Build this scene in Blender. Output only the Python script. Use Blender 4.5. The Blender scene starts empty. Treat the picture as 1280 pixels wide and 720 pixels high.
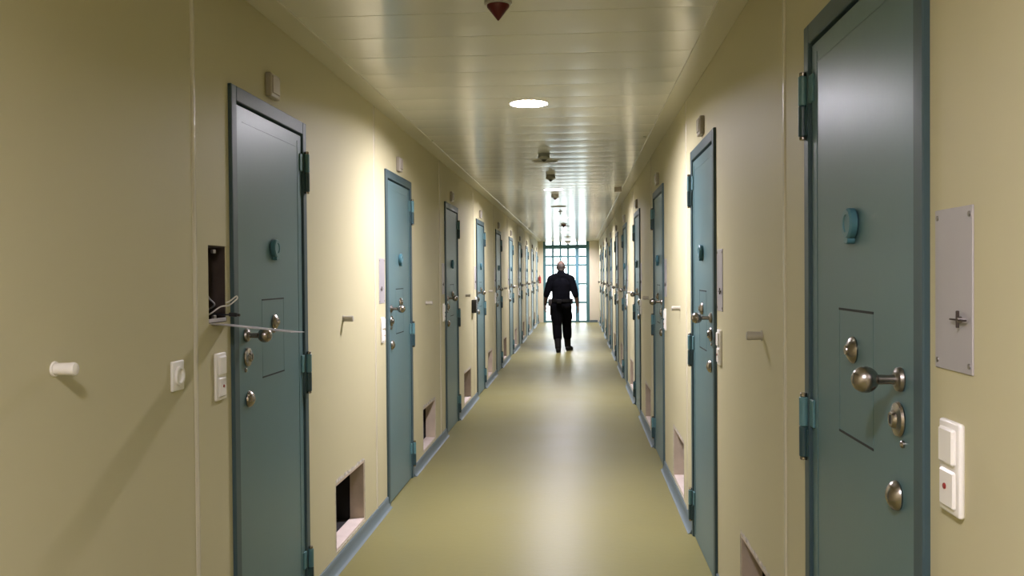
import bpy, bmesh, math, random
from mathutils import Vector, Matrix
random.seed(7)
SC = bpy.context.scene
COL = SC.collection
PI = math.pi

# ------------------------------------------------------------------ dimensions (metres)
XL, XR, ZC = -1.2586, 0.6658, 2.579          # left wall, right wall, ceiling
XM = (XL + XR) / 2
P = 2.647                                     # one cell module along the corridor
L0, R0 = 3.194, 1.767                         # near edge of the first door, left / right
YB, YE = -6.6, 28.75                          # rear wall, gate wall
TW = 0.085                                     # wall panel thickness
PLANK = 0.354
WORD = ['first', 'second', 'third', 'fourth', 'fifth', 'sixth', 'seventh', 'eighth', 'ninth', 'tenth']

# ------------------------------------------------------------------ materials
def mat(name, col, rough=0.5, metal=0.0, spec=0.5, bump=0.0, bscale=60.0, var=0.0, vscale=3.0,
        emit=None, estr=0.0, coat=0.0, rvar=0.0, col2=None):
    m = bpy.data.materials.new(name); m.use_nodes = True
    nt = m.node_tree; N = nt.nodes; L = nt.links
    b = N['Principled BSDF']
    b.inputs['Base Color'].default_value = (*col, 1)
    b.inputs['Roughness'].default_value = rough
    b.inputs['Metallic'].default_value = metal
    b.inputs['Specular IOR Level'].default_value = spec
    b.inputs['Coat Weight'].default_value = coat
    b.inputs['Coat Roughness'].default_value = 0.15
    if emit:
        b.inputs['Emission Color'].default_value = (*emit, 1)
        b.inputs['Emission Strength'].default_value = estr
    tc = N.new('ShaderNodeTexCoord')
    if var > 0 or rvar > 0:
        n = N.new('ShaderNodeTexNoise'); n.inputs['Scale'].default_value = vscale
        n.inputs['Detail'].default_value = 5
        L.new(tc.outputs['Object'], n.inputs['Vector'])
        if var > 0:
            r = N.new('ShaderNodeValToRGB')
            c2 = col2 or tuple(c * (1 - var) for c in col)
            r.color_ramp.elements[0].position = 0.3; r.color_ramp.elements[1].position = 0.7
            r.color_ramp.elements[0].color = (*c2, 1); r.color_ramp.elements[1].color = (*col, 1)
            L.new(n.outputs['Fac'], r.inputs['Fac']); L.new(r.outputs['Color'], b.inputs['Base Color'])
        if rvar > 0:
            mr = N.new('ShaderNodeMapRange')
            mr.inputs['To Min'].default_value = max(0.02, rough - rvar); mr.inputs['To Max'].default_value = rough + rvar
            L.new(n.outputs['Fac'], mr.inputs['Value']); L.new(mr.outputs['Result'], b.inputs['Roughness'])
    if bump > 0:
        n2 = N.new('ShaderNodeTexNoise'); n2.inputs['Scale'].default_value = bscale; n2.inputs['Detail'].default_value = 3
        L.new(tc.outputs['Object'], n2.inputs['Vector'])
        bp = N.new('ShaderNodeBump'); bp.inputs['Strength'].default_value = bump; bp.inputs['Distance'].default_value = 0.004
        L.new(n2.outputs['Fac'], bp.inputs['Height']); L.new(bp.outputs['Normal'], b.inputs['Normal'])
    return m

M = {}
M['wall'] = mat('wall_paint_pale_yellow', (0.525, 0.480, 0.298), 0.55, spec=0.25, bump=0.06, bscale=40, var=0.03, vscale=1.3)
M['end_wall'] = mat('end_wall_paint_cream', (0.66, 0.60, 0.47), 0.45, bump=0.05, bscale=40, var=0.03)
M['ceiling'] = mat('ceiling_lacquered_metal', (0.73, 0.71, 0.62), 0.18, spec=0.75, var=0.02, vscale=0.8, rvar=0.03)
M['ceiling_trim'] = mat('ceiling_edge_trim', (0.62, 0.59, 0.47), 0.26, spec=0.6, bump=0.02)
M['floor'] = mat('floor_linoleum_olive_yellow', (0.210, 0.190, 0.074), 0.36, spec=0.15, bump=0.13, bscale=28, var=0.07, vscale=2.2, rvar=0.05)
M['skirting'] = mat('skirting_blue_grey', (0.125, 0.162, 0.175), 0.5, spec=0.3, bump=0.02, var=0.08)
M['seam'] = mat('seam_strip_off_white', (0.60, 0.55, 0.42), 0.25, spec=0.6, bump=0.02)
M['door'] = mat('door_paint_teal', (0.082, 0.158, 0.170), 0.36, spec=0.6, bump=0.03, bscale=55, var=0.06, vscale=2.5)
M['frame'] = mat('frame_paint_slate_teal', (0.045, 0.08, 0.09), 0.45, spec=0.4, bump=0.03, bscale=80, var=0.08)
M['gap'] = mat('gap_black', (0.012, 0.014, 0.015), 0.8, bump=0.02)
M['hinge'] = mat('hinge_teal', (0.09, 0.20, 0.215), 0.38, bump=0.02, var=0.05)
M['hinge_dark'] = mat('hinge_dark_teal', (0.022, 0.055, 0.062), 0.35, bump=0.02)
M['viewer'] = mat('viewer_cover_teal', (0.06, 0.16, 0.19), 0.35, bump=0.02)
M['steel'] = mat('brushed_steel', (0.36, 0.32, 0.285), 0.27, metal=1.0, bump=0.03, bscale=200)
M['steel_dull'] = mat('dull_steel', (0.30, 0.27, 0.24), 0.36, metal=1.0, bump=0.03, bscale=150)
M['plate'] = mat('cover_plate_grey', (0.47, 0.44, 0.46), 0.38, spec=0.5, metal=0.35, bump=0.03, bscale=90, var=0.05)
M['white'] = mat('white_plastic', (0.84, 0.80, 0.74), 0.3, bump=0.01)
M['socket'] = mat('white_socket_plastic', (0.80, 0.77, 0.71), 0.3, bump=0.01)
M['red'] = mat('red_plastic', (0.26, 0.015, 0.012), 0.35, bump=0.01)
M['stop'] = mat('door_stop_rubber_white', (0.78, 0.74, 0.66), 0.5, bump=0.02)
M['stop_grey'] = mat('door_stop_rubber_grey', (0.42, 0.39, 0.33), 0.55, bump=0.02)
M['ind'] = mat('indicator_grey_plastic', (0.37, 0.33, 0.28), 0.4, bump=0.02)
M['ind_lens'] = mat('indicator_lens', (0.42, 0.37, 0.33), 0.25, bump=0.01)
M['sill'] = mat('niche_plaster_pink', (0.70, 0.585, 0.515), 0.75, bump=0.35, bscale=70, var=0.15, vscale=9)
M['jamb'] = mat('niche_lining_shaded', (0.52, 0.42, 0.32), 0.75, bump=0.3, bscale=60, var=0.2, vscale=8)  # same pink lining as the sill, its browner shade put into the colour
M['chip'] = mat('niche_chipped_edge', (0.66, 0.60, 0.53), 0.9, bump=0.6, bscale=120, var=0.6, vscale=25)
M['cavity'] = mat('niche_cavity_black', (0.012, 0.010, 0.009), 0.9, bump=0.1)
M['recess'] = mat('wiring_recess_dark_brown', (0.06, 0.04, 0.03), 0.85, bump=0.3, var=0.4, vscale=12)
M['cable_w'] = mat('cable_white', (0.66, 0.63, 0.58), 0.45, bump=0.01)
M['cable_g'] = mat('cable_grey', (0.33, 0.33, 0.34), 0.45, bump=0.01)
M['black'] = mat('black_plastic', (0.012, 0.012, 0.014), 0.4, bump=0.02)
M['det'] = mat('detector_grey', (0.34, 0.34, 0.28), 0.45, bump=0.02)
M['det_light'] = mat('detector_light_grey', (0.50, 0.47, 0.43), 0.45, bump=0.02)
M['det_red'] = mat('detector_dark_red', (0.095, 0.004, 0.004), 0.4, bump=0.01)
M['lamp_on'] = mat('downlight_opal_lit', (0.9, 0.88, 0.82), 0.5, emit=(1.0, 0.95, 1.08), estr=860.0, bump=0.001)
M['lamp_off'] = mat('downlight_opal_unlit', (0.36, 0.34, 0.29), 0.3, bump=0.001)
M['lamp_ring'] = mat('downlight_ring', (0.72, 0.70, 0.63), 0.4, bump=0.01)
M['gate'] = mat('gate_paint_turquoise', (0.065, 0.16, 0.175), 0.55, spec=0.3, bump=0.02, var=0.05)
M['gate_blue'] = mat('gate_paint_light_blue', (0.11, 0.245, 0.31), 0.55, spec=0.3, bump=0.02)
M['ground'] = mat('yard_concrete', (0.62, 0.62, 0.60), 0.9, bump=0.2, bscale=8, var=0.1)
M['ext_red'] = mat('extinguisher_red', (0.30, 0.02, 0.014), 0.35, bump=0.01)
M['uniform'] = mat('uniform_navy_black', (0.0022, 0.0023, 0.0036), 0.95, spec=0.05, bump=0.3, bscale=90, var=0.2, vscale=12)
M['trouser'] = mat('trouser_black', (0.002, 0.002, 0.0026), 0.95, spec=0.05, bump=0.3, bscale=80, var=0.2, vscale=10)
M['leather'] = mat('boot_leather_black', (0.004, 0.0034, 0.003), 0.7, spec=0.12, bump=0.1)
M['holster'] = mat('holster_dark_brown', (0.012, 0.006, 0.0045), 0.6, bump=0.1)
M['skin'] = mat('skin', (0.13, 0.075, 0.055), 0.7, spec=0.25, bump=0.05, bscale=60, var=0.08, vscale=15)
M['hair'] = mat('hair_cropped_brown', (0.035, 0.024, 0.018), 0.8, bump=0.4, bscale=300)
M['eye'] = mat('eye_white', (0.7, 0.68, 0.64), 0.2, bump=0.001)

def glass_mat():
    m = bpy.data.materials.new('clear_glazing'); m.use_nodes = True
    nt = m.node_tree; N = nt.nodes; L = nt.links
    for n in list(N): N.remove(n)
    out = N.new('ShaderNodeOutputMaterial'); mix = N.new('ShaderNodeMixShader')
    tr = N.new('ShaderNodeBsdfTransparent'); gl = N.new('ShaderNodeBsdfGlossy'); fr = N.new('ShaderNodeFresnel')
    tr.inputs['Color'].default_value = (0.95, 0.985, 0.985, 1)
    gl.inputs['Roughness'].default_value = 0.02; fr.inputs['IOR'].default_value = 1.25
    L.new(fr.outputs[0], mix.inputs[0]); L.new(tr.outputs[0], mix.inputs[1]); L.new(gl.outputs[0], mix.inputs[2])
    L.new(mix.outputs[0], out.inputs['Surface'])
    return m
M['glass'] = glass_mat()

# ------------------------------------------------------------------ mesh helpers
class MB:
    """collects shapes, builds ONE mesh object"""
    def __init__(self): self.bm = bmesh.new()
    def box(self, x0, x1, y0, y1, z0, z1, bevel=0.0):
        r = bmesh.ops.create_cube(self.bm, size=1.0)
        vs = r['verts']
        sx, sy, sz = abs(x1 - x0), abs(y1 - y0), abs(z1 - z0)
        c = Vector(((x0 + x1) / 2, (y0 + y1) / 2, (z0 + z1) / 2))
        for v in vs: v.co = Vector((v.co.x * sx, v.co.y * sy, v.co.z * sz)) + c
        if bevel > 0:
            es = list({e for v in vs for e in v.link_edges})
            bmesh.ops.bevel(self.bm, geom=es, offset=min(bevel, sx * .45, sy * .45, sz * .45), segments=(1 if bevel < .0045 else 3), affect='EDGES', profile=0.5)
        return self
    def lathe(self, prof, origin, axis, seg=24, su=1.0, sv=1.0, caps=True):
        """profile of (distance along axis, radius); closed ends"""
        a = Vector(axis).normalized()
        t = Vector((0, 0, 1)) if abs(a.z) < 0.9 else Vector((0, 1, 0))
        u = a.cross(t).normalized(); v = a.cross(u).normalized()
        o = Vector(origin); rings = []
        for d, r in prof:
            if r < 1e-6: rings.append([self.bm.verts.new(o + a * d)])
            else: rings.append([self.bm.verts.new(o + a * d + (u * math.cos(2 * PI * k / seg) * su + v * math.sin(2 * PI * k / seg) * sv) * r) for k in range(seg)])
        for A, B in zip(rings, rings[1:]):
            for k in range(seg):
                k2 = (k + 1) % seg
                if len(A) == 1 and len(B) == 1: continue
                if len(A) == 1: self.bm.faces.new((A[0], B[k], B[k2]))
                elif len(B) == 1: self.bm.faces.new((A[k], A[k2], B[0]))
                else: self.bm.faces.new((A[k], A[k2], B[k2], B[k]))
        for R in (rings[0], rings[-1]) if caps else ():
            if len(R) > 1: self.bm.faces.new(R)
        return self
    def cyl(self, p0, p1, r, seg=16):
        p0, p1 = Vector(p0), Vector(p1); L = (p1 - p0).length; e = min(r * .15, L * .2)
        return self.lathe([(0, r - e), (e, r), (L - e, r), (L, r - e)], p0, p1 - p0, seg)
    def ball(self, c, r, seg=20, rings=12):
        if not isinstance(r, (tuple, list)): r = (r, r, r)
        m = Matrix.Translation(Vector(c)) @ Matrix.Diagonal((*r, 1))
        bmesh.ops.create_uvsphere(self.bm, u_segments=seg, v_segments=rings, radius=1.0, matrix=m); return self
    def tube(self, pts, r, seg=8):
        pts = [Vector(p) for p in pts]; rings = []
        n0 = None
        for i, p in enumerate(pts):
            t = (pts[min(i + 1, len(pts) - 1)] - pts[max(i - 1, 0)]).normalized()
            if n0 is None:
                n0 = t.orthogonal().normalized()
            n0 = (n0 - t * n0.dot(t)).normalized(); b = t.cross(n0)
            rings.append([self.bm.verts.new(p + (n0 * math.cos(2 * PI * k / seg) + b * math.sin(2 * PI * k / seg)) * r) for k in range(seg)])
        for A, B in zip(rings, rings[1:]):
            for k in range(seg): self.bm.faces.new((A[k], A[(k + 1) % seg], B[(k + 1) % seg], B[k]))
        self.bm.faces.new(rings[0]); self.bm.faces.new(rings[-1]); return self
    def capsule(self, p0, p1, r0, r1, seg=16):
        p0, p1 = Vector(p0), Vector(p1); d = p1 - p0; L = d.length
        prof = [(-r0, 0)]
        for k in range(1, 6): prof.append((-r0 * math.cos(k * PI / 10), r0 * math.sin(k * PI / 10)))
        for k in range(5, 0, -1): prof.append((L + r1 * math.cos(k * PI / 10), r1 * math.sin(k * PI / 10)))
        prof.append((L + r1, 0))
        return self.lathe(prof, p0, d, seg)
    def mesh(self, name, smooth=True):
        bmesh.ops.recalc_face_normals(self.bm, faces=self.bm.faces[:])
        me = bpy.data.meshes.new(name); self.bm.to_mesh(me); self.bm.free()
        if smooth:
            for p in me.polygons: p.use_smooth = True
            me.set_sharp_from_angle(angle=math.radians(35))
        return me
    def build(self, name, m, parent=None, smooth=True, loc=None):
        me = self.mesh(name, smooth); me.materials.append(m)
        o = bpy.data.objects.new(name, me); COL.objects.link(o)
        if parent: o.parent = parent
        if loc: o.location = loc
        return o

def tag(o, label, cat, group=None, kind=None):
    o['label'] = label; o['category'] = cat
    if group: o['group'] = group
    if kind: o['kind'] = kind
    return o
def empty(name, loc):
    o = bpy.data.objects.new(name, None); o.empty_display_size = 0.1
    COL.objects.link(o); o.location = loc; return o
def copy_tree(o, parent=None):
    c = o.copy(); COL.objects.link(c)
    if parent: c.parent = parent
    for ch in list(o.children): copy_tree(ch, c)
    return c
def fresh(proto, used, loc):
    """the prototype itself the first time, a copy of it and its parts after that"""
    o = proto if not used else copy_tree(proto)
    o.location = loc; return o

# ------------------------------------------------------------------ room shell
doorsL = [L0 + k * P for k in range(10)]
doorsR = [R0 + k * P for k in range(10)]
NU0, NU1, NZ0, NZ1 = 1.39, 2.02, 0.09, 0.44          # low niche, measured from its door
HU0, HU1, HZ0, HZ1 = 2.455, 2.617, 1.36, 1.63        # wiring recess / cover plate
nichesL = [y + NU0 for y in doorsL[:9]]
nichesR = [y + NU0 for y in doorsR]
DH = 2.21

def wall_with_holes(name, x_front, x_back, holes, label):
    ys = sorted({YB - .12, YE + .2, *[round(h[0], 5) for h in holes], *[round(h[1], 5) for h in holes]})
    zs = sorted({-0.02, ZC + .12, *[round(h[2], 5) for h in holes], *[round(h[3], 5) for h in holes]})
    bm = bmesh.new(); cache = {}
    def V(x, y, z):
        k = (x, y, z)
        if k not in cache: cache[k] = bm.verts.new(k)
        return cache[k]
    def solid(i, j):
        if i < 0 or j < 0 or i >= len(ys) - 1 or j >= len(zs) - 1: return False
        cy, cz = (ys[i] + ys[i + 1]) / 2, (zs[j] + zs[j + 1]) / 2
        return not any(h[0] < cy < h[1] and h[2] < cz < h[3] for h in holes)
    for i in range(len(ys) - 1):
        for j in range(len(zs) - 1):
            if not solid(i, j): continue
            y0, y1, z0, z1 = ys[i], ys[i + 1], zs[j], zs[j + 1]
            for x in (x_front, x_back): bm.faces.new((V(x, y0, z0), V(x, y1, z0), V(x, y1, z1), V(x, y0, z1)))
            a, b = x_front, x_back
            if not solid(i - 1, j): bm.faces.new((V(a, y0, z0), V(a, y0, z1), V(b, y0, z1), V(b, y0, z0)))
            if not solid(i + 1, j): bm.faces.new((V(a, y1, z0), V(a, y1, z1), V(b, y1, z1), V(b, y1, z0)))
            if not solid(i, j - 1): bm.faces.new((V(a, y0, z0), V(a, y1, z0), V(b, y1, z0), V(b, y0, z0)))
            if not solid(i, j + 1): bm.faces.new((V(a, y0, z1), V(a, y1, z1), V(b, y1, z1), V(b, y0, z1)))
    bmesh.ops.recalc_face_normals(bm, faces=bm.faces[:])
    me = bpy.data.meshes.new(name); bm.to_mesh(me); bm.free(); me.materials.append(M['wall'])
    o = bpy.data.objects.new(name, me); COL.objects.link(o)
    tag(o, label, 'wall', kind='structure'); return o

rec_y0, rec_y1 = L0 - P + HU0, L0 - P + HU1
hl = [(y + .01, y + .89, -1, DH) for y in doorsL] + [(y, y + NU1 - NU0, NZ0, NZ1) for y in nichesL] + [(rec_y0, rec_y1, HZ0, HZ1)]
hr = [(y + .01, y + .89, -1, DH) for y in doorsR] + [(y, y + NU1 - NU0, NZ0, NZ1) for y in nichesR]
wall_with_holes('wall_left', XL, XL - TW, hl, 'pale yellow corridor wall on the left, with an open wiring hole')
wall_with_holes('wall_right', XR, XR + TW, hr, 'pale yellow corridor wall on the right, running back from the nearest door')

f = MB().box(XL - .5, XR + .5, YB - .2, YE + .25, -0.1, 0.0).build('floor', M['floor'])
tag(f, 'glossy olive yellow linoleum corridor floor', 'floor', kind='structure')

# lacquered metal plank ceiling, planks run across the corridor
SB = 0.12
bm = bmesh.new()
x0, x1 = XL - .02, XR + .02
prof = []
ny = int((YE - YB) / PLANK) + 2
yst = 5.6 - PLANK * 0.5 - PLANK * 35
for k in range(ny + 2):
    ya = yst + k * PLANK
    if ya < YB - .4 or ya > YE + .05: continue
    prof += [(ya - .0007, .004), (ya + .0007, .004), (ya + .003, .0022)]
    for q in range(1, 10):
        t = q / 10.0
        prof.append((ya + .003 + (PLANK - .006) * t, .0022 - .0022 * 4 * t * (1 - t)))
    prof += [(ya + PLANK - .003, .0022)]
LAMP_Y = [5.6 + PLANK * 8 * k for k in range(-4, 8)] + [5.6 + PLANK * 62]   # a downlight in every eighth plank; last one added to brighten the end wall
LAMP_R = .1155
xs = [x0, XM - .13, XM + .13, x1]
pv = [[bm.verts.new((x, y, ZC + z)) for x in xs] for y, z in prof]
hole_edges = {}
for (a, (ya, za)), (b, (yb, zb)) in zip(zip(pv, prof), zip(pv[1:], prof[1:])):
    ym = (ya + yb) / 2; hole = None
    for ly in LAMP_Y:
        if abs(ym - ly) < .139: hole = ly
    for c in range(3):
        if c == 1 and hole is not None: hole_edges.setdefault(hole, []).append((a, b)); continue
        bm.faces.new((a[c], a[c + 1], b[c + 1], b[c]))
for ly, cells in hole_edges.items():
    rows = [cells[0][0]] + [b for a, b in cells]
    outer = {v for r_ in rows for v in (r_[1], r_[2])}
    ang = lambda v: math.atan2(v.co.y - ly, v.co.x - XM) % (2 * PI)
    outer = sorted(outer, key=ang)
    ring = [bm.verts.new((XM + LAMP_R * math.cos(2 * PI * (k + .5) / 40), ly + LAMP_R * math.sin(2 * PI * (k + .5) / 40), ZC + .0003)) for k in range(40)]
    i = j = 0; no_, nr = len(outer), len(ring)
    while i < no_ or j < nr:
        ao = ang(outer[(i + 1) % no_]) + (2 * PI if i + 1 >= no_ else 0); ar = ang(ring[(j + 1) % nr]) + (2 * PI if j + 1 >= nr else 0)
        if j >= nr or (i < no_ and ao <= ar):
            bm.faces.new((outer[i % no_], outer[(i + 1) % no_], ring[j % nr])); i += 1
        else:
            bm.faces.new((outer[i % no_], ring[(j + 1) % nr], ring[j % nr])); j += 1
bmesh.ops.recalc_face_normals(bm, faces=bm.faces[:])
me = bpy.data.meshes.new('ceiling'); bm.to_mesh(me); bm.free(); me.materials.append(M['ceiling'])
for p in me.polygons: p.use_smooth = True
me.set_sharp_from_angle(angle=math.radians(20))
o = bpy.data.objects.new('ceiling', me); COL.objects.link(o)
tag(o, 'glossy cream ceiling of metal planks laid across the corridor', 'ceiling', kind='structure')

tn = [0]
def trim(mb, m, label):
    tn[0] += 1
    o = mb.build('trim_%d' % tn[0], m); tag(o, label, 'trim', kind='structure'); return o
trim(MB().box(XL, XL + SB, YB, YE, ZC - .006, ZC + .03, .002), M['ceiling_trim'], 'plain strip along the ceiling edge above the left wall')
trim(MB().box(XR - SB, XR, YB, YE, ZC - .006, ZC + .03, .002), M['ceiling_trim'], 'plain strip along the ceiling edge above the right wall')

def half_round(x, s, y, z0, z1):
    mb = MB(); n = 8; w = .015; h = .006
    A = []; B = []
    for k in range(n + 1):
        a = PI * k / n
        p = (x + s * h * math.sin(a), y - w * math.cos(a))
        A.append(mb.bm.verts.new((*p, z0))); B.append(mb.bm.verts.new((*p, z1)))
    for k in range(n): mb.bm.faces.new((A[k], A[k + 1], B[k + 1], B[k]))
    mb.bm.faces.new(A); mb.bm.faces.new(B); mb.bm.faces.new((A[0], A[n], B[n], B[0]))
    return mb
for k in range(10):
    w = WORD[k]
    trim(half_round(XL, 1, L0 - .302 + k * P, .07, ZC - .006), M['seam'], 'white vertical wall seam just before the %s cell door on the left wall' % w)
for k in range(10):
    w = WORD[k]
    trim(half_round(XR, -1, R0 + 1.2 + k * P, .07, ZC - .006), M['seam'], 'white vertical wall seam just beyond the %s cell door on the right wall' % w)

def baseboard(name, X, s, doors, label):
    mb = MB()
    edges = [YB] + [v for y in doors for v in (y - .001, y + .901)] + [YE]
    pf = [(0, 0), (.036, 0), (.036, .002), (.026, .006), (.020, .014), (.013, .028), (.010, .045), (.009, .066), (.006, .07), (0, .07)]
    for a, b in zip(edges[0::2], edges[1::2]):
        A = [mb.bm.verts.new((X + s * n, a, z)) for n, z in pf]; B = [mb.bm.verts.new((X + s * n, b, z)) for n, z in pf]
        for k in range(len(pf)):
            k2 = (k + 1) % len(pf); mb.bm.faces.new((A[k], A[k2], B[k2], B[k]))
        mb.bm.faces.new(A); mb.bm.faces.new(B)
    o = mb.build(name, M['skirting']); tag(o, label, 'baseboard', kind='structure')
baseboard('baseboard_left', XL, 1, doorsL, 'blue grey coved skirting along the left wall')
baseboard('baseboard_right', XR, -1, doorsR, 'blue grey coved skirting along the right wall')

o = MB().box(XL - .3, XR + .3, YB - .12, YB, -.02, ZC + .12).build('wall_back', M['wall'])
tag(o, 'pale yellow wall closing the corridor behind the viewer', 'wall', kind='structure')
GX0, GX1, GZ = -1.105, 0.362, ZC
mb = MB()
mb.box(XL, GX0, YE, YE + .15, 0, ZC + .1); mb.box(GX1, XR, YE, YE + .15, 0, ZC + .1)
mb.box(GX0, GX1, YE, YE + .15, ZC - .006, ZC + .1)
o = mb.build('wall_far', M['end_wall'], smooth=False)
tag(o, 'cream end wall on both sides of the barred gate', 'wall', kind='structure')
o = MB().box(GX1 + .002, XR - .052, YE - .014, YE, 0, .07, .003).build('baseboard_far', M['skirting'])
tag(o, 'short grey skirting under the end wall right of the gate', 'baseboard', kind='structure')
o = MB().box(-40, 40, YE + .26, YE + 80, -.16, -.06).build('ground', M['ground'])
tag(o, 'bright pale ground outside beyond the barred gate', 'ground', kind='structure')

# ------------------------------------------------------------------ cell doors
def make_door(s):
    r = empty('door_1', (0, 0, 0))
    X = lambda n: s * n
    def B(mb, n0, n1, u0, u1, z0, z1, bev=.002): return mb.box(X(n0), X(n1), u0, u1, z0, z1, bev)
    fr = MB()
    B(fr, -.1, .014, 0, .05, 0, 2.222, .003); B(fr, -.1, .014, .85, .90, 0, 2.222, .003); B(fr, -.1, .014, .05, .85, 2.166, 2.222, .003)
    fo = fr.build('door_frame', M['frame'], r)
    bk = MB(); B(bk, -.11, -.07, .012, .888, .0, 2.19, 0); bk.build('light_stop', M['gap'], fo)  # dark sheet added behind the leaf to keep sky light out of the gap
    lf = MB(); B(lf, -.045, .005, .057, .844, .008, 2.158, .002)
    B(lf, .0045, .0062, .125, .785, 2.100, 2.1025, 0)                       # weld bead under the top edge
    B(lf, .0045, .0068, .786, .7895, .03, 2.13, 0)                          # fold line beside the hinges
    leaf = lf.build('door_leaf', M['door'], r)
    for z0 in (.085, .983, 1.898):
        z1 = z0 + .193; zm = (z0 + z1) / 2
        h = MB(); h.cyl((X(.022), .876, zm + .001), (X(.022), .876, z1 - .012), .0135); B(h, .004, .012, .815, .876, zm + .004, z1 - .014, .002)
        ho = h.build('hinge', M['hinge'], r)
        d = MB(); d.cyl((X(.022), .876, z0 + .01), (X(.022), .876, zm), .0135); B(d, .013, .019, .852, .899, z0 + .012, zm - .004, .002)
        d.build('hinge_barrel', M['hinge_dark'], ho)['label'] = 'dark lower hinge barrel'
        c = MB(); c.cyl((X(.022), .876, z1 - .012), (X(.022), .876, z1), .0105, 12); c.cyl((X(.022), .876, z0), (X(.022), .876, z0 + .01), .0105, 12)
        c.build('pin_cap', M['steel'], ho)['label'] = 'steel hinge pin cap'
    # spy hole cover
    v = MB(); v.lathe([(0, .030), (.004, .037), (.017, .037), (.022, .033), (.022, .022), (.019, .020), (.019, 0)], (X(.005), .452, 1.637), (s, 0, 0), 28)
    vo = v.build('viewer_cover', M['viewer'], r)
    t = MB(); B(t, .006, .020, .470, .492, 1.588, 1.616, .004); t.cyl((X(.006), .452, 1.597), (X(.025), .452, 1.597), .010, 14)
    t.build('viewer_tab', M['viewer'], vo)
    # food hatch: two long slots with faint side joints
    hm = MB()
    for u in (.3165, .5785): B(hm, .0045, .0058, u - .0012, u + .0012, 1.122, 1.426, 0)
    ho = hm.build('food_hatch', M['door'], r)
    for z in (1.428, 1.120):
        sl = MB(); B(sl, .004, .0062, .314, .581, z - .0028, z + .0028, 0); sl.build('hatch_slot', M['gap'], ho)['label'] = 'thin black hatch slot'
    hk = MB(); hk.lathe([(0, .032), (.004, .033), (.010, .029), (.016, .018), (.019, .012), (.022, .011), (.0225, 0)], (X(.005), .458, 1.333), (s, 0, 0), 24)
    hk.build('hatch_lock', M['steel'], r)['label'] = 'round steel hatch lock'
    # ball knob on a stem
    kb = MB(); R = .0275; c = .078; prof = [(.012, .0115), (.03, .0095), (c - R * .92, .0105)]
    for k in range(2, 15): prof.append((c - R * math.cos(k * PI / 14), max(R * math.sin(k * PI / 14), 0)))
    prof[-1] = (c + R, 0)
    kb.lathe(prof, (X(0), .139, 1.299), (s, 0, 0), 28)
    ko = kb.build('door_knob', M['steel'], r); ko['label'] = 'round steel ball knob'
    kr = MB(); kr.lathe([(.0, .024), (.004, .026), (.011, .024), (.013, .018), (.016, .015), (.0165, 0)], (X(.004), .139, 1.299), (s, 0, 0), 24)
    kr.build('knob_rose', M['steel_dull'], ko)
    l1 = MB(); l1.lathe([(0, .034), (.004, .037), (.009, .034), (.013, .020), (.018, .017), (.020, .015), (.0205, 0)], (X(.005), .148, 1.216), (s, 0, 0), 28)
    lo = l1.build('lock_rose', M['steel'], r); lo['label'] = 'round steel lock plate below the knob'
    kh = MB(); B(kh, .0235, .0262, .146, .150, 1.207, 1.225, 0); kh.build('keyhole', M['gap'], lo)
    d = MB(); d.lathe([(0, .008), (.004, .008), (.007, .005), (.0072, 0)], (X(.005), .126, 1.168), (s, 0, 0), 12); d.build('screw', M['steel'], r)
    l2 = MB(); l2.lathe([(0, .030), (.004, .032), (.012, .029), (.020, .018), (.024, .008), (.0245, 0)], (X(.005), .160, 1.055), (s, 0, 0), 28)
    l2.build('lower_lock', M['steel'], r)['label'] = 'domed steel lower lock'
    return r
extra = {('L', 0): 'nearest door on the left wall, beside the open hole with loose wires',
         ('R', 0): 'largest and nearest door in view, on the right wall beside the grey cover plate'}
dn = 0
for side, X, s, ys in (('L', XL, 1, doorsL), ('R', XR, -1, doorsR)):
    proto = make_door(s)
    for k, y in enumerate(ys):
        o = fresh(proto, k > 0, (X, y, 0)); dn += 1; o.name = 'door_%d' % dn
        wl = 'left' if side == 'L' else 'right'
        lab = ('teal steel cell door, ' + extra[(side, k)]) if (side, k) in extra else 'teal steel cell door, %s from the viewer along the %s wall' % (WORD[k], wl)
        tag(o, lab, 'door', 'cell doors along the corridor', 'structure')

# ------------------------------------------------------------------ things beside each door
def make_switch(s):
    r = empty('light_switch', (0, 0, 0)); X = lambda n: s * n
    MB().box(X(0), X(.012), -.044, .044, -.083, .083, .007).build('switch_frame', M['white'], r)
    MB().box(X(.009), X(.019), -.031, .031, .006, .071, .004).build('rocker', M['white'], r)
    lo = MB().box(X(.009), X(.017), -.031, .031, -.071, -.004, .004).build('lower_rocker', M['white'], r)
    MB().cyl((X(.015), .004, -.034), (X(.0195), .004, -.034), .0055, 12).build('signal_lamp', M['red'], lo)['label'] = 'small dark red signal lamp'
    return r
def make_plate(s):
    r = empty('cover_plate', (0, 0, 0)); X = lambda n: s * n
    MB().box(X(0), X(.004), -.08, .08, -.145, .145, .0015).build('plate', M['plate'], r)
    for u, z in ((-.068, .13), (.068, .13), (-.068, -.13), (.068, -.13)):
        MB().lathe([(0, .005), (.0016, .005), (.0022, 0)], (X(.004), u, z), (s, 0, 0), 10).build('screw', M['steel_dull'], r)
    k = MB().cyl((X(.003), -.035, -.052), (X(.012), -.035, -.052), .006, 12).build('cover_lock', M['steel_dull'], r)
    kk = MB(); kk.box(X(.008), X(.0125), -.068, -.004, -.0535, -.0505, .001); kk.box(X(.008), X(.0125), -.038, -.032, -.066, -.036, .001)  # cross shape holds the key turn together with its cast shadow
    kk.build('lock_wing_shadow', M['recess'], k)['label'] = 'dark cross of the lock wing and its shadow'
    return r
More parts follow.
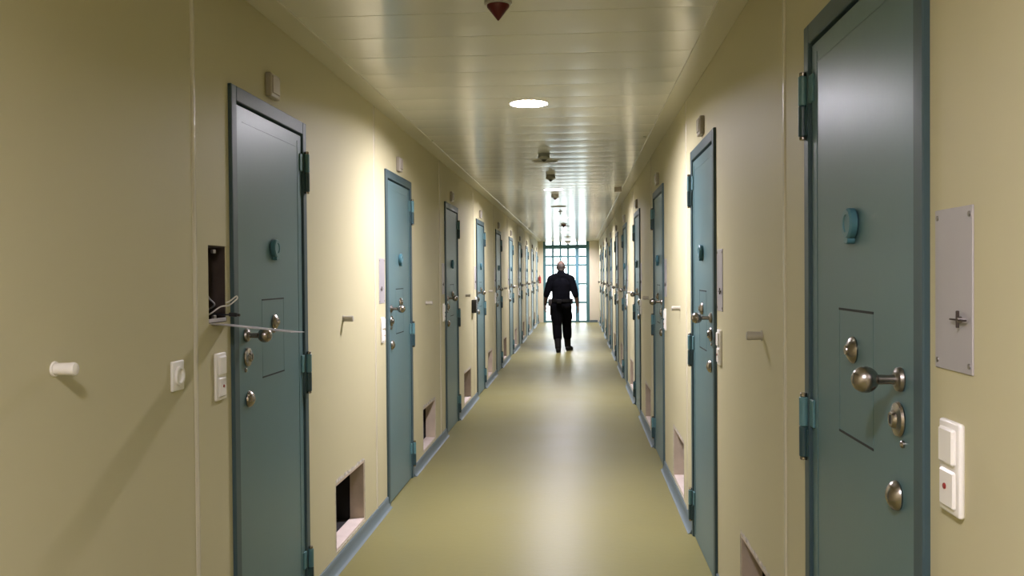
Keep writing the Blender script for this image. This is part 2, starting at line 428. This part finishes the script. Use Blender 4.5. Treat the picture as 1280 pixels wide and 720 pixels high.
def make_stop(s, m):
    r = empty('door_stop', (0, 0, 0)); X = lambda n: s * n
    MB().lathe([(0, .018), (.002, .019), (.006, .018), (.0062, 0)], (0, 0, 0), (s, 0, 0), 20).build('wall_base', m, r)
    MB().lathe([(.004, .0145), (.04, .0155), (.05, .0165), (.056, .0145), (.058, .008), (.0582, 0)], (0, 0, 0), (s, 0, 0), 20).build('bumper', m, r)
    return r
def make_ind(s):
    r = empty('indicator_box', (0, 0, 0)); X = lambda n: s * n
    MB().box(X(0), X(.026), -.055, .055, 0, .098, .004).build('housing', M['ind'], r)
    MB().box(X(.024), X(.031), -.043, .043, .016, .088, .004).build('lens', M['ind_lens'], r)
    return r
def make_niche(s, seed):
    rnd = random.Random(seed)
    r = empty('wall_niche', (0, 0, 0)); W = NU1 - NU0; H = NZ1 - NZ0; X = lambda n: s * n; t = .012; dp = -.085
    MB().box(X(dp), X(-.001), .0005, W - .0005, .0005, t, .001).build('sill', M['sill'], r)['label'] = 'pale pink plaster sill'
    MB().box(X(dp), X(-.001), W - t, W - .0005, t, H - t, .001).build('side_board', M['jamb'], r)
    MB().box(X(dp), X(-.001), .0005, t, t, H - t, .001).build('side_board', M['jamb'], r)
    MB().box(X(dp), X(-.001), .0005, W - .0005, H - t, H - .0005, .001).build('head_board', M['jamb'], r)
    c = MB(); D = -.50; a, b = -.0855, -.02
    c.box(X(D), X(D - .01), -.05, W + .05, -.05, H + .05)                      # back
    c.box(X(D), X(dp + .0005), -.05, 0, -.05, H + .05); c.box(X(D), X(dp + .0005), W, W + .05, -.05, H + .05)
    c.box(X(D), X(dp + .0005), 0, W, -.05, 0); c.box(X(D), X(dp + .0005), 0, W, H, H + .05)
    c.build('cavity', M['cavity'], r)['label'] = 'black cavity'
    # chipped rim left where the cover was pulled off
    bm = bmesh.new(); N = 26
    def strip(p0, p1, nrm, wid):
        inner = []; outer = []; front = []
        for k in range(N + 1):
            q = Vector(p0).lerp(Vector(p1), k / N); w = wid * (.35 + rnd.random() * .9)
            inner.append(bm.verts.new((X(-.004), q.x, q.y)))
            front.append(bm.verts.new((X(.0022), q.x + nrm[0] * .004, q.y + nrm[1] * .004)))
            outer.append(bm.verts.new((X(.0004), q.x + nrm[0] * (w + .004), q.y + nrm[1] * (w + .004))))
        for k in range(N):
            bm.faces.new((inner[k], inner[k + 1], front[k + 1], front[k])); bm.faces.new((front[k], front[k + 1], outer[k + 1], outer[k]))
    strip((0, H), (W, H), (0, 1), .018); strip((0, 0), (W, 0), (0, -1), .006); strip((W, 0), (W, H), (1, 0), .012); strip((0, 0), (0, H), (-1, 0), .005)
    bmesh.ops.recalc_face_normals(bm, faces=bm.faces[:])
    me = bpy.data.meshes.new('chipped_edge'); bm.to_mesh(me); bm.free(); me.materials.append(M['chip'])
    o = bpy.data.objects.new('chipped_edge', me); COL.objects.link(o); o.parent = r
    return r

for side, X, s, ys, wl in (('L', XL, 1, doorsL, 'left'), ('R', XR, -1, doorsR, 'right')):
    sw, pl, ind = make_switch(s), make_plate(s), make_ind(s)
    st = make_stop(s, M['stop_grey'])
    for k, y in enumerate(ys):
        w = WORD[k]
        o = fresh(sw, k > 0, (X - s * .001, y - .112, 1.172))
        tag(o, 'white double light switch beside the %s cell door on the %s wall' % (w, wl), 'light switch', 'double light switches beside the cell doors')
    first = True
    for k, y in enumerate(ys):
        if side == 'L' and k == 0: continue                                  # that one hangs out of its hole
        o = fresh(pl, not first, (X - s * .001, y - P + (HU0 + HU1) / 2, 1.488)); first = False
        tag(o, 'grey screwed cover plate on the %s wall beside the %s cell door' % (wl, WORD[k]), 'cover plate', 'grey cover plates beside the cell doors')
    first = True
    for k, y in enumerate(ys):
        if side == 'R' and k == 0: continue                                  # above the picture
        o = fresh(ind, not first, (X - s * .001, y + .452, 2.252)); first = False
        tag(o, 'small grey indicator box above the %s cell door on the %s wall' % (WORD[k], wl), 'indicator box', 'indicator boxes above the cell doors')
    for k, y in enumerate(ys):
        if y + 1.6 > YE - .1: continue
        o = fresh(st, k > 0, (X - s * .001, y + 1.575, 1.292))
        tag(o, 'short round door stop on the %s wall beyond the %s cell door' % (wl, WORD[k]), 'door stop', 'round door stops on the walls')
    ni = None
    for k, y in enumerate(nichesL if side == 'L' else nichesR):
        if ni is None or k in (1, 2): ni = make_niche(s, 31 * k + (5 if side == 'L' else 9)); o = ni; o.location = (X, y, NZ0)
        else: o = fresh(ni, True, (X, y, NZ0))
        lab = 'open low wall niche beyond the %s cell door on the %s wall' % (WORD[k], wl)
        tag(o, lab, 'wall niche', 'open niches low in the walls')
o = make_stop(1, M['stop']); o.location = (XL - .001, 2.085, 1.302)
tag(o, 'white round door stop on the bare left wall nearest the viewer', 'door stop', 'round door stops on the walls')

# wall socket, near left
r = empty('wall_socket', (XL - .001, 2.745, 1.212))
MB().box(0, .010, -.041, .041, -.047, .047, .006).build('socket_frame', M['socket'], r)
sk = MB().lathe([(.009, .030), (.018, .030), (.018, .0225), (.006, .021), (.006, 0)], (0, 0, 0), (1, 0, 0), 28).build('socket_insert', M['socket'], r)
h = MB(); h.cyl((.0055, -.0095, 0), (.0072, -.0095, 0), .0028, 10); h.cyl((.0055, .0095, 0), (.0072, .0095, 0), .0028, 10)
h.build('socket_holes', M['black'], sk)
tag(r, 'white round power socket on the left wall before the first seam', 'socket')

# black wall box before the fourth left door
r = empty('black_wall_box', (XL - .001, L0 + 3 * P - .42, 1.15))
MB().box(0, .055, -.085, .085, -.078, .078, .008).build('housing', M['black'], r)
g = MB()
for k in range(5): g.box(.054, .058, -.05, .05, .03 - k * .014, .035 - k * .014, .001)
g.build('front_grille', M['cable_g'], r)
tag(r, 'small black box on the left wall beside the fourth cell door', 'wall box')

# open wiring recess, its cables and its dangling cover
r = empty('wiring_recess', (XL, rec_y0, HZ0)); W = rec_y1 - rec_y0; H = HZ1 - HZ0
c = MB(); c.box(-.006, -.10, .0005, .006, .0005, H - .0005); c.box(-.006, -.10, W - .006, W - .0005, .0005, H - .0005)
c.box(-.006, -.10, .006, W - .006, .0005, .006); c.box(-.006, -.10, .006, W - .006, H - .006, H - .0005); c.box(-.10, -.11, .0, W, 0, H)
c.build('back_box', M['recess'], r)
for z in (.02, H - .02): MB().box(-.02, -.01, W * .5 - .012, W * .5 + .012, z - .007, z + .007, .002).build('mounting_lug', M['steel_dull'], r)
MB().box(-.005, -.001, .004, W - .004, .003, .016, .001).build('lower_lip', M['plate'], r)
tag(r, 'dark rectangular wiring hole in the left wall beside the nearest door', 'wiring hole')
def bez(ps, n=14):
    out = []
    P4 = [Vector(p) for p in ps]
    for i in range(len(P4) - 1):
        p0 = P4[max(i - 1, 0)]; p1 = P4[i]; p2 = P4[i + 1]; p3 = P4[min(i + 2, len(P4) - 1)]
        for k in range(n):
            t = k / n
            out.append(.5 * ((2 * p1) + (p2 - p0) * t + (2 * p0 - 5 * p1 + 4 * p2 - p3) * t * t + (3 * p1 - p0 - 3 * p2 + p3) * t ** 3))
    out.append(P4[-1]); return out
def cable(pts, rad, m, label):
    r = MB().tube(bez([(XL + a, rec_y0 + b, HZ0 + c) for a, b, c in pts]), rad).build('cable', m)
    tag(r, label, 'cable', 'loose cables in the wiring hole'); return r
cable([(-.097, .03, .24), (-.045, .05, .20), (-.03, .03, .14), (-.03, .07, .09), (-.03, .12, .06), (-.09, .14, .03)], .0032, M['cable_g'], 'grey cable curling down inside the dark wiring hole')
cable([(-.097, .06, .02), (-.04, .075, .025), (.0, .10, .055), (.03, .10, .06), (.055, .10, .078), (.062, .10, .085), (.058, .10, .092), (.035, .10, .075), (.02, .10, .07)], .0026, M['cable_w'], 'white cable looping out of the wiring hole over the door')
cable([(-.097, .03, .10), (-.05, .02, .07), (-.03, .03, .03), (-.045, .055, .037), (-.09, .045, .05)], .0026, M['cable_w'], 'thin white cable bunched at the bottom of the wiring hole')
k = empty('plug_lead', (XL, rec_y0 + .13, HZ0 + .026))
MB().tube(bez([(-.095, 0, .02), (-.04, 0, .004), (0, 0, 0), (.022, 0, .001)]), .003).build('lead', M['black'], k)
pg = MB(); pg.cyl((.02, 0, .001), (.05, 0, -.001), .0075, 12); pg.cyl((.048, 0, -.001), (.060, 0, -.002), .0045, 10); pg.build('plug', M['black'], k)
tag(k, 'short black lead with a plug sticking out of the wiring hole', 'cable')
# the removed cover hangs out almost level
pm = empty('loose_cover_plate', (XL + .001, (rec_y0 + rec_y1) / 2, HZ0 - .004))
MB().box(0, .285, -.078, .078, -.0012, .0012, .0008).build('plate', M['plate'], pm)
MB().box(-.001, .012, -.06, .06, -.006, -.0015, .001).build('hinge_strip', M['steel_dull'], pm)
lk = MB().cyl((.19, .03, -.012), (.19, .03, .004), .006, 12).build('cover_lock', M['steel_dull'], pm)
pm.rotation_euler = (math.radians(-3.3), math.radians(6.0), 0)
tag(pm, 'grey cover plate hanging out level below the open wiring hole', 'cover plate')

# ------------------------------------------------------------------ ceiling things
def make_downlight(lit):
    r = empty('downlight', (0, 0, 0))
    MB().lathe([(.0015, .1245), (-.0025, .1245), (-.004, .122), (-.004, .117), (-.002, .1145), (.030, .1125), (.034, .1125), (.034, .1165), (.0015, .1165), (.0015, .1245)], (0, 0, 0), (0, 0, 1), 40, caps=False).build('reflector_ring', M['lamp_ring'], r)
    MB().lathe([(.045, 0), (.045, .1122), (.0275, .1122), (.0255, .108), (.024, 0)], (0, 0, 0), (0, 0, 1), 40).build('diffuser', M['lamp_on' if lit else 'lamp_off'], r)
    return r
lit_p, off_p = make_downlight(True), make_downlight(False)
ys = LAMP_Y
fl = fo_ = False; nl = no = 0
for k, y in zip(range(-4, 9), ys):
    on = (k % 2 == 0)
    if not on and y < 3.2: continue
    if on: o = fresh(lit_p, fl, (XM, y, ZC)); fl = True
    else: o = fresh(off_p, fo_, (XM, y, ZC)); fo_ = True
    if on:
        lab = {-4: 'lit round downlight farthest behind the viewer', -2: 'lit round downlight straight above the viewer'}.get(k)
        if lab is None: nl += 1; lab = 'round ceiling downlight that is on, %s glowing one along the ceiling' % WORD[nl - 1]  # the farthest lit one is an added fill lamp
    else: no += 1; lab = 'round ceiling downlight that is off, %s dark one along the ceiling' % WORD[no - 1]
    tag(o, lab, 'downlight', 'round downlights along the ceiling')

def detector(y, x, kind, label, sc=1.0):
    r = empty('smoke_detector', (x, y, ZC))
    A = (0, 0, -1)
    if kind == 'red':
        MB().lathe([(0, .054 * sc), (.012, .054 * sc), (.016, .05 * sc), (.016, 0)], (0, 0, 0), A, 28).build('base', M['det_light'], r)
        MB().lathe([(.014, .0), (.014, .044 * sc), (.024, .043 * sc), (.072, .005), (.075, .002), (.0755, 0)], (0, 0, 0), A, 28).build('warning_cone', M['det_red'], r)['label'] = 'dark red cone'
    else:
        MB().lathe([(0, .05), (.008, .052), (.011, .049), (.014, .050), (.034, .053), (.038, .050), (.038, 0)], (0, 0, 0), A, 28).build('housing', M['det'] if kind == 'grey' else M['det_light'], r)
        t = MB().lathe([(.036, .0), (.036, .046), (.044, .038), (.050, .028), (.0505, 0)], (0, 0, 0), A, 24).build('sensor_head', M['det'], r)
        MB().lathe([(.048, 0), (.048, .027), (.060, .018), (.068, .004), (.0685, 0)], (0, 0, 0), A, 20).build('sensor_tip', M['black'] if kind == 'grey' else M['det_red'], t)['label'] = 'dark pointed tip'
    tag(r, label, 'smoke detector', 'detectors along the ceiling'); return r
detector(3.50, XM - .005, 'red', 'dark red cone detector on the ceiling nearest the viewer', 1.0)
detector(7.95, XM + .005, 'grey', 'grey ceiling detector with black tip just before the first dark downlight')
detector(9.65, XM + .012, 'grey', 'grey ceiling detector with black tip between the first dark and second lit downlights')
detector(12.0, XM, 'redtip', 'pale grey ceiling detector with dark red tip just beyond the second lit downlight')
detector(19.0, XM, 'red', 'dark cone detector far along the ceiling, seen against the gate reflection', 1.15)
for y, lab in ((15.2, 'tiny ceiling sensor with a thin stem, the nearer of two'), (24.9, 'tiny ceiling sensor with a thin stem, the farther of two near the gate')):
    r = empty('ceiling_sensor', (XM + .01, y, ZC))
    MB().lathe([(0, .035), (.006, .035), (.009, .03), (.009, 0)], (0, 0, 0), (0, 0, -1), 20).build('base', M['det_light'], r)
    s_ = MB().cyl((0, 0, -.008), (0, 0, -.05), .006, 10).build('stem', M['det_light'], r)
    MB().lathe([(.036, .0), (.036, .02), (.04, .02), (.044, 0)], (0, 0, 0), (0, 0, -1), 16).build('disc', M['det_light'], s_)
    tag(r, lab, 'sensor', 'small ceiling sensors')
r = empty('dome_sensor', (XM - .01, 28.1, ZC))
MB().lathe([(0, .11), (.03, .11), (.04, .1), (.04, 0)], (0, 0, 0), (0, 0, -1), 28).build('base', M['det_light'], r)
MB().lathe([(.04, .085), (.07, .08), (.1, .055), (.115, .02), (.117, 0)], (0, 0, 0), (0, 0, -1), 28).build('dome', M['lamp_off'], r)
tag(r, 'grey dome on the ceiling just before the barred gate', 'dome')
r = empty('ceiling_box', (.492, 11.1, ZC))
MB().box(-.045, .045, -.05, .05, -.062, 0, .008).build('housing', M['ind'], r); MB().box(-.03, .03, -.054, -.049, -.048, -.014, .002).build('front_lens', M['ind_lens'], r)
tag(r, 'small pinkish grey box on the ceiling edge near the right wall', 'ceiling box')
for x, lab in ((-1.13, 'left'), (.52, 'right')):
    o = MB().lathe([(-.001, .011), (.006, .011), (.009, .006), (.0095, 0)], (x, 7.04, ZC - .006 if x < -1.1386 or x > .5458 else ZC), (0, 0, -1), 14).build('ceiling_stud', M['det'])
    tag(o, 'tiny dark screw cap on the ceiling close to the %s wall' % lab, 'screw cap', 'tiny screw caps on the ceiling')

# fire extinguisher at the far end of the left wall
r = empty('fire_extinguisher', (XL + .084, 28.28, 1.20))
MB().lathe([(0, .05), (.01, .06), (.24, .06), (.28, .045), (.30, .02), (.30, 0)], (0, 0, 0), (0, 0, 1), 24).build('cylinder', M['ext_red'], r)
vv = MB().cyl((0, 0, .295), (0, 0, .335), .016, 12).build('valve', M['black'], r)
MB().box(-.012, .012, -.07, .01, .335, .347, .003).build('lever', M['black'], vv)
MB().tube(bez([(0, -.01, .32), (0, -.08, .30), (.0, -.085, .2), (0, -.075, .1)]), .008).build('hose', M['black'], r)
MB().box(-.085, -.055, -.02, .02, .06, .25, .003).build('bracket', M['steel_dull'], r)
r.scale = (.75, .75, .75); r.location.x = XL + .063; r.location.z = 1.25
tag(r, 'small red fire extinguisher on the left wall beside the gate', 'fire extinguisher')

# ------------------------------------------------------------------ barred gate
g = empty('barred_gate', ((GX0 + GX1) / 2, YE, 0)); gx = (GX0 + GX1) / 2
def gb(mb, x0, x1, z0, z1, y0, y1, b=.004): return mb.box(x0 - gx, x1 - gx, y0, y1, z0, z1, b)
TR0, TR1 = 2.335, 2.465
fr = MB(); gb(fr, GX0 + .001, GX0 + .085, 0, ZC - .008, .01, .11); gb(fr, GX1 - .105, GX1 - .001, 0, ZC - .008, .01, .11)
gb(fr, GX0 + .085, GX1 - .105, TR0, TR1, .01, .11); gb(fr, GX0 + .085, GX1 - .105, 0.001, .05, .01, .11)
fr.build('gate_frame', M['gate'], g)
MX0, MX1 = -.085, .035
mu = MB(); gb(mu, MX0, MX1, .05, TR0, .012, .108); gb(mu, MX0 + .03, MX1 - .02, TR1, ZC - .008, .02, .1)
mu.build('mullion', M['gate_blue'], g)['label'] = 'light blue mullion between gate and side light'
for xb in (-.795, -.553, -.312):
    b = MB(); b.cyl((xb - gx, .05, .05), (xb - gx, .05, TR0), .033, 12); b.cyl((xb - gx, .05, TR1), (xb - gx, .05, ZC - .008), .033, 12); b.build('bar', M['gate'], g)
for z in (2.09, 1.82, 1.22, .63):
    b = MB(); gb(b, GX0 + .085, MX0, z - .03, z + .03, .03, .07, .003); gb(b, MX1, GX1 - .105, z - .03, z + .03, .03, .07, .003); b.build('rail', M['gate'], g)
for x0, x1, z0, z1 in ((GX0 + .085, MX0, .05, TR0), (MX1, GX1 - .105, .05, TR0), (GX0 + .085, GX1 - .105, TR1, ZC - .008)):
    b = MB(); gb(b, x0, x1, z0, z1, .078, .084, 0); b.build('glass_pane', M['glass'], g)
lk = MB(); gb(lk, MX0 - .06, MX0, .95, 1.2, .0, .07); lo = lk.build('lock_case', M['gate'], g)
hh = MB(); hh.tube(bez([(MX0 - .03 - gx, .0, 1.08), (MX0 - .03 - gx, -.045, 1.08), (MX0 - .06 - gx, -.05, 1.08), (MX0 - .14 - gx, -.05, 1.08)]), .009); hh.build('handle', M['steel'], lo)
tag(g, 'turquoise barred gate with bright glazing at the end of the corridor', 'gate')

# ------------------------------------------------------------------ the walking man
def blob(name, mb, voxel, m, parent, smooth=8):
    bmesh.ops.recalc_face_normals(mb.bm, faces=mb.bm.faces[:])
    me = bpy.data.meshes.new(name); mb.bm.to_mesh(me); mb.bm.free()
    t = bpy.data.objects.new(name + '_tmp', me); COL.objects.link(t)
    rm = t.modifiers.new('r', 'REMESH'); rm.mode = 'VOXEL'; rm.voxel_size = voxel; rm.use_smooth_shade = True
    if smooth:
        sm = t.modifiers.new('s', 'SMOOTH'); sm.factor = .5; sm.iterations = smooth
    dg = bpy.context.evaluated_depsgraph_get()
    me2 = bpy.data.meshes.new_from_object(t.evaluated_get(dg)); me2.name = name
    bpy.data.objects.remove(t); bpy.data.meshes.remove(me)
    me2.materials.clear(); me2.materials.append(m)
    for p in me2.polygons: p.use_smooth = True
    o = bpy.data.objects.new(name, me2); COL.objects.link(o); o.parent = parent
    return o
man = empty('person', (-.335, 17.80, 0))
SH = {-1: Vector((-.185, .0, 1.435)), 1: Vector((.185, .0, 1.435))}
EL = {-1: Vector((-.285, .00, 1.145)), 1: Vector((.283, -.05, 1.140))}
WR = {-1: Vector((-.318, .085, .925)), 1: Vector((.325, .02, .905))}
HP = {-1: Vector((-.09, 0, .93)), 1: Vector((.09, 0, .93))}
KN = {-1: Vector((-.082, -.02, .50)), 1: Vector((.108, .13, .51))}
AN = {-1: Vector((-.060, -.215, .095)), 1: Vector((.122, .225, .095))}
b = MB()
# head, neck
b.ball((0, -.002, 1.690), (.080, .097, .099)); b.ball((0, .022, 1.640), (.068, .078, .085)); b.ball((0, .048, 1.590), (.042, .045, .036))
b.capsule((0, -.02, 1.47), (0, -.008, 1.62), .064, .058)
b.ball((0, .098, 1.655), (.012, .022, .020)); b.capsule((0, .09, 1.69), (0, .104, 1.66), .008, .011)   # nose
b.ball((0, .082, 1.612), (.026, .014, .010))                                                           # lips
b.ball((-.03, .082, 1.692), (.024, .014, .009)); b.ball((.03, .082, 1.692), (.024, .014, .009))       # brow
for s in (-1, 1): b.ball((s * .083, -.008, 1.655), (.013, .022, .034))                                 # ears
# trunk and limbs
b.ball((0, 0, 1.30), (.165, .105, .19)); b.ball((0, 0, 1.08), (.15, .105, .17)); b.ball((0, 0, .95), (.155, .11, .11))
for s in (-1, 1):
    b.capsule((0, -.015, 1.47), SH[s], .06, .062); b.capsule(SH[s], EL[s], .058, .043); b.capsule(EL[s], EL[s].lerp(WR[s], .35), .044, .043)
    b.capsule(EL[s].lerp(WR[s], .35), WR[s], .043, .029)
    b.capsule(HP[s], KN[s], .088, .058); b.capsule(KN[s], KN[s].lerp(AN[s], .4), .055, .052); b.capsule(KN[s].lerp(AN[s], .4), AN[s], .052, .036)
    b.capsule(AN[s] + Vector((0, -.02, -.05)), AN[s] + Vector((s * .01, .15, -.06)), .032, .028)
    # hand: palm, four fingers, thumb
    d = (WR[s] - EL[s]).normalized(); d = (d + Vector((0, 0, -.5))).normalized()
    fw = Vector((0, 1, 0)); fw = (fw - d * fw.dot(d)).normalized(); inn = d.cross(fw); inn = inn if inn.x * s < 0 else -inn
    w = WR[s]
    for q in (-.030, -.010, .010, .030): b.capsule(w + d * .012 + fw * q * .6, w + d * .088 + fw * q, .0165, .0135, 10)
    for q, L in ((.031, .066), (.0105, .074), (-.0105, .069), (-.031, .054)):
        a0 = w + d * .088 + fw * q; a1 = a0 + (d + inn * .25).normalized() * L * .45; a2 = a1 + (d + inn * .75).normalized() * L * .32; a3 = a2 + (d * .8 + inn).normalized() * L * .25
        b.capsule(a0, a1, .0095, .0088, 10); b.capsule(a1, a2, .0088, .008, 10); b.capsule(a2, a3, .008, .0068, 10)
    t0 = w + d * .025 + fw * .022; t1 = t0 + (d * .8 + fw * .75 + inn * .3).normalized() * .042; t2 = t1 + (d + fw * .3 + inn * .3).normalized() * .030; t3 = t2 + (d + inn * .35).normalized() * .024
    b.capsule(t0, t1, .014, .0115, 10); b.capsule(t1, t2, .0115, .0098, 10); b.capsule(t2, t3, .0098, .0078, 10)
body = blob('body', b, .0055, M['skin'], man, 3)
body['label'] = 'bare head, forearms and hands'
for s in (-1, 1):
    ey = MB().ball((s * .030, .0815, 1.672), (.0125, .0115, .0085), 14, 10).build('eye', M['eye'], man)
    MB().ball((s * .030, .0895, 1.672), (.0055, .0045, .0055), 12, 8).build('iris', M['hair'], ey)
# cropped hair on the back and sides
h = MB(); h.ball((0, -.022, 1.680), (.084, .088, .082)); h.ball((0, -.03, 1.62), (.072, .066, .05))
blob('hair', h, .006, M['hair'], man, 4)['label'] = 'short dark hair around a bald crown'
# shirt
b = MB(); b.ball((0, 0, 1.31), (.192, .132, .20)); b.ball((0, 0, 1.23), (.186, .131, .18)); b.ball((0, 0, 1.15), (.182, .130, .17)); b.ball((0, 0, 1.09), (.180, .129, .15)); b.ball((0, 0, 1.03), (.178, .128, .10)); b.capsule((-.075, 0, 1.01), (.075, 0, 1.01), .118, .118)
b.capsule((0, -.025, 1.50), (0, -.012, 1.545), .082, .070)
for s in (-1, 1):
    b.capsule((s * .03, -.015, 1.495), SH[s] + Vector((s * .005, 0, -.005)), .078, .079)
    b.capsule(SH[s] + Vector((s * .008, 0, -.01)), EL[s].lerp(SH[s], .30), .083, .072); b.capsule(EL[s].lerp(SH[s], .30), EL[s].lerp(WR[s], .10), .073, .062)
shirt = blob('shirt', b, .009, M['uniform'], man, 12)
c = MB(); c.lathe([(0, .070), (.0, .078), (.035, .071), (.037, .067), (.03, .062), (.0, .062)], (0, -.016, 1.548), (0, .12, 1), 24); c.build('collar', M['uniform'], shirt)
# trousers
b = MB(); b.ball((0, 0, .93), (.182, .135, .12)); b.capsule((-.06, 0, .96), (.06, 0, .96), .125, .125)
for s in (-1, 1):
    m1 = KN[s].lerp(AN[s], .30); m2 = KN[s].lerp(AN[s], .52)
    b.capsule(HP[s] + Vector((s * .0, 0, -.03)), KN[s], .122, .093); b.capsule(KN[s], m1, .093, .092); b.capsule(m1, m2, .092, .086)
    b.ball(KN[s].lerp(HP[s], .45) + Vector((s * .088, 0, 0)), (.034, .07, .095))
tro = blob('trousers', b, .009, M['trouser'], man, 5)
# belt with pouches
b = MB(); bm = b.bm; N = 40; rings = []
for k in range(N):
    a = 2 * PI * k / N; rx, ry = .190, .140
    rings.append([bm.verts.new((math.cos(a) * (rx + o_), math.sin(a) * (ry + o_), z)) for o_, z in ((-.02, .985), (.008, .985), (.008, 1.035), (-.02, 1.035))])
for k in range(N):
    A, B2 = rings[k], rings[(k + 1) % N]
    for q in range(4): bm.faces.new((A[q], A[(q + 1) % 4], B2[(q + 1) % 4], B2[q]))
belt = b.build('belt', M['leather'], man)
MB().box(-.255, -.178, -.055, .045, .905, 1.040, .014).build('pouch', M['holster'], belt)
MB().box(.182, .232, -.05, .04, .94, 1.045, .012).build('pouch', M['leather'], belt)
MB().box(-.08, .01, -.185, -.138, .955, 1.035, .012).build('pouch', M['leather'], belt)
MB().box(-.222, -.192, -.03, .03, .72, .92, .012).build('holster', M['holster'], belt)['label'] = 'dark brown holster'
for s in (-1, 1):
    a = AN[s]; m2 = KN[s].lerp(a, .48); b = MB()
    b.capsule(m2, a + Vector((0, -.005, .01)), .072, .062)
    tx = .012 if s < 0 else .06
    b.capsule(a + Vector((0, -.045, -.045)), a + Vector((tx, .11, -.050)), .046, .044); b.capsule(a + Vector((tx * .4, .03, -.03)), a + Vector((tx * 1.2, .155, -.056)), .05, .038)
    b.capsule(a + Vector((0, -.015, .02)), a + Vector((tx * .5, .06, -.03)), .05, .046)
    bo = blob('boot', b, .007, M['leather'], man, 4)
    lowest = min(v.co.z for v in bo.data.vertices)
    for v in bo.data.vertices:
        if v.co.z < .012: v.co.z = .012 if lowest < .012 else v.co.z
    so = MB(); pts = []
    for k in range(24):
        t = 2 * PI * k / 24; yy = math.sin(t) * .142 + .053; xx = math.cos(t) * (.046 + .006 * math.sin(t)) + tx * (yy + .05) / .16 * .9
        pts.append((a.x + xx, a.y + yy))
    lo_ = [so.bm.verts.new((x, y, 0.0)) for x, y in pts]; hi_ = [so.bm.verts.new((x, y, .022)) for x, y in pts]
    for k in range(24): so.bm.faces.new((lo_[k], lo_[(k + 1) % 24], hi_[(k + 1) % 24], hi_[k]))
    so.bm.faces.new(lo_); so.bm.faces.new(hi_); so.build('sole', M['black'], bo)
wt = MB(); d = (WR[-1] - EL[-1]).normalized(); wt.lathe([(-.013, .026), (-.013, .034), (.013, .033), (.013, .026)], WR[-1] - d * .02, d, 20)
wt.build('watch', M['black'], man)['label'] = 'dark wristwatch'
tag(man, 'man in dark uniform and boots walking away down the corridor', 'person')

# ------------------------------------------------------------------ daylight beyond the gate
w = bpy.data.worlds.new('World'); SC.world = w; w.use_nodes = True
bg = w.node_tree.nodes['Background']
bg.inputs['Color'].default_value = (0.93, 0.97, 1.0, 1); bg.inputs['Strength'].default_value = 6.0

# ------------------------------------------------------------------ camera
cam = bpy.data.cameras.new('camera'); co = bpy.data.objects.new('camera', cam); COL.objects.link(co)
cam.sensor_width = 36.0; cam.lens = 36.0 * 1130 / 1280; cam.clip_start = .05; cam.clip_end = 300
yaw, pitch, roll = .0730, -.0145, -.0076
sy, cy, sp, cp = math.sin(yaw), math.cos(yaw), math.sin(pitch), math.cos(pitch)
fv = Vector((-sy * cp, cy * cp, sp)); rv = Vector((cy, sy, 0)); uv = rv.cross(fv)
c, s = math.cos(roll), math.sin(roll)
r2 = c * rv + s * uv; u2 = c * uv - s * rv
co.matrix_world = Matrix(((r2.x, u2.x, -fv.x, 0), (r2.y, u2.y, -fv.y, 0), (r2.z, u2.z, -fv.z, 1.52), (0, 0, 0, 1)))
SC.camera = co

SC.view_settings.view_transform = 'Standard'; SC.view_settings.look = 'None'
SC.view_settings.gamma = 1.0; SC.view_settings.use_curve_mapping = False
SC.view_settings.exposure = 0.0
SC.cycles.max_bounces = 12; SC.cycles.diffuse_bounces = 8; SC.cycles.glossy_bounces = 5
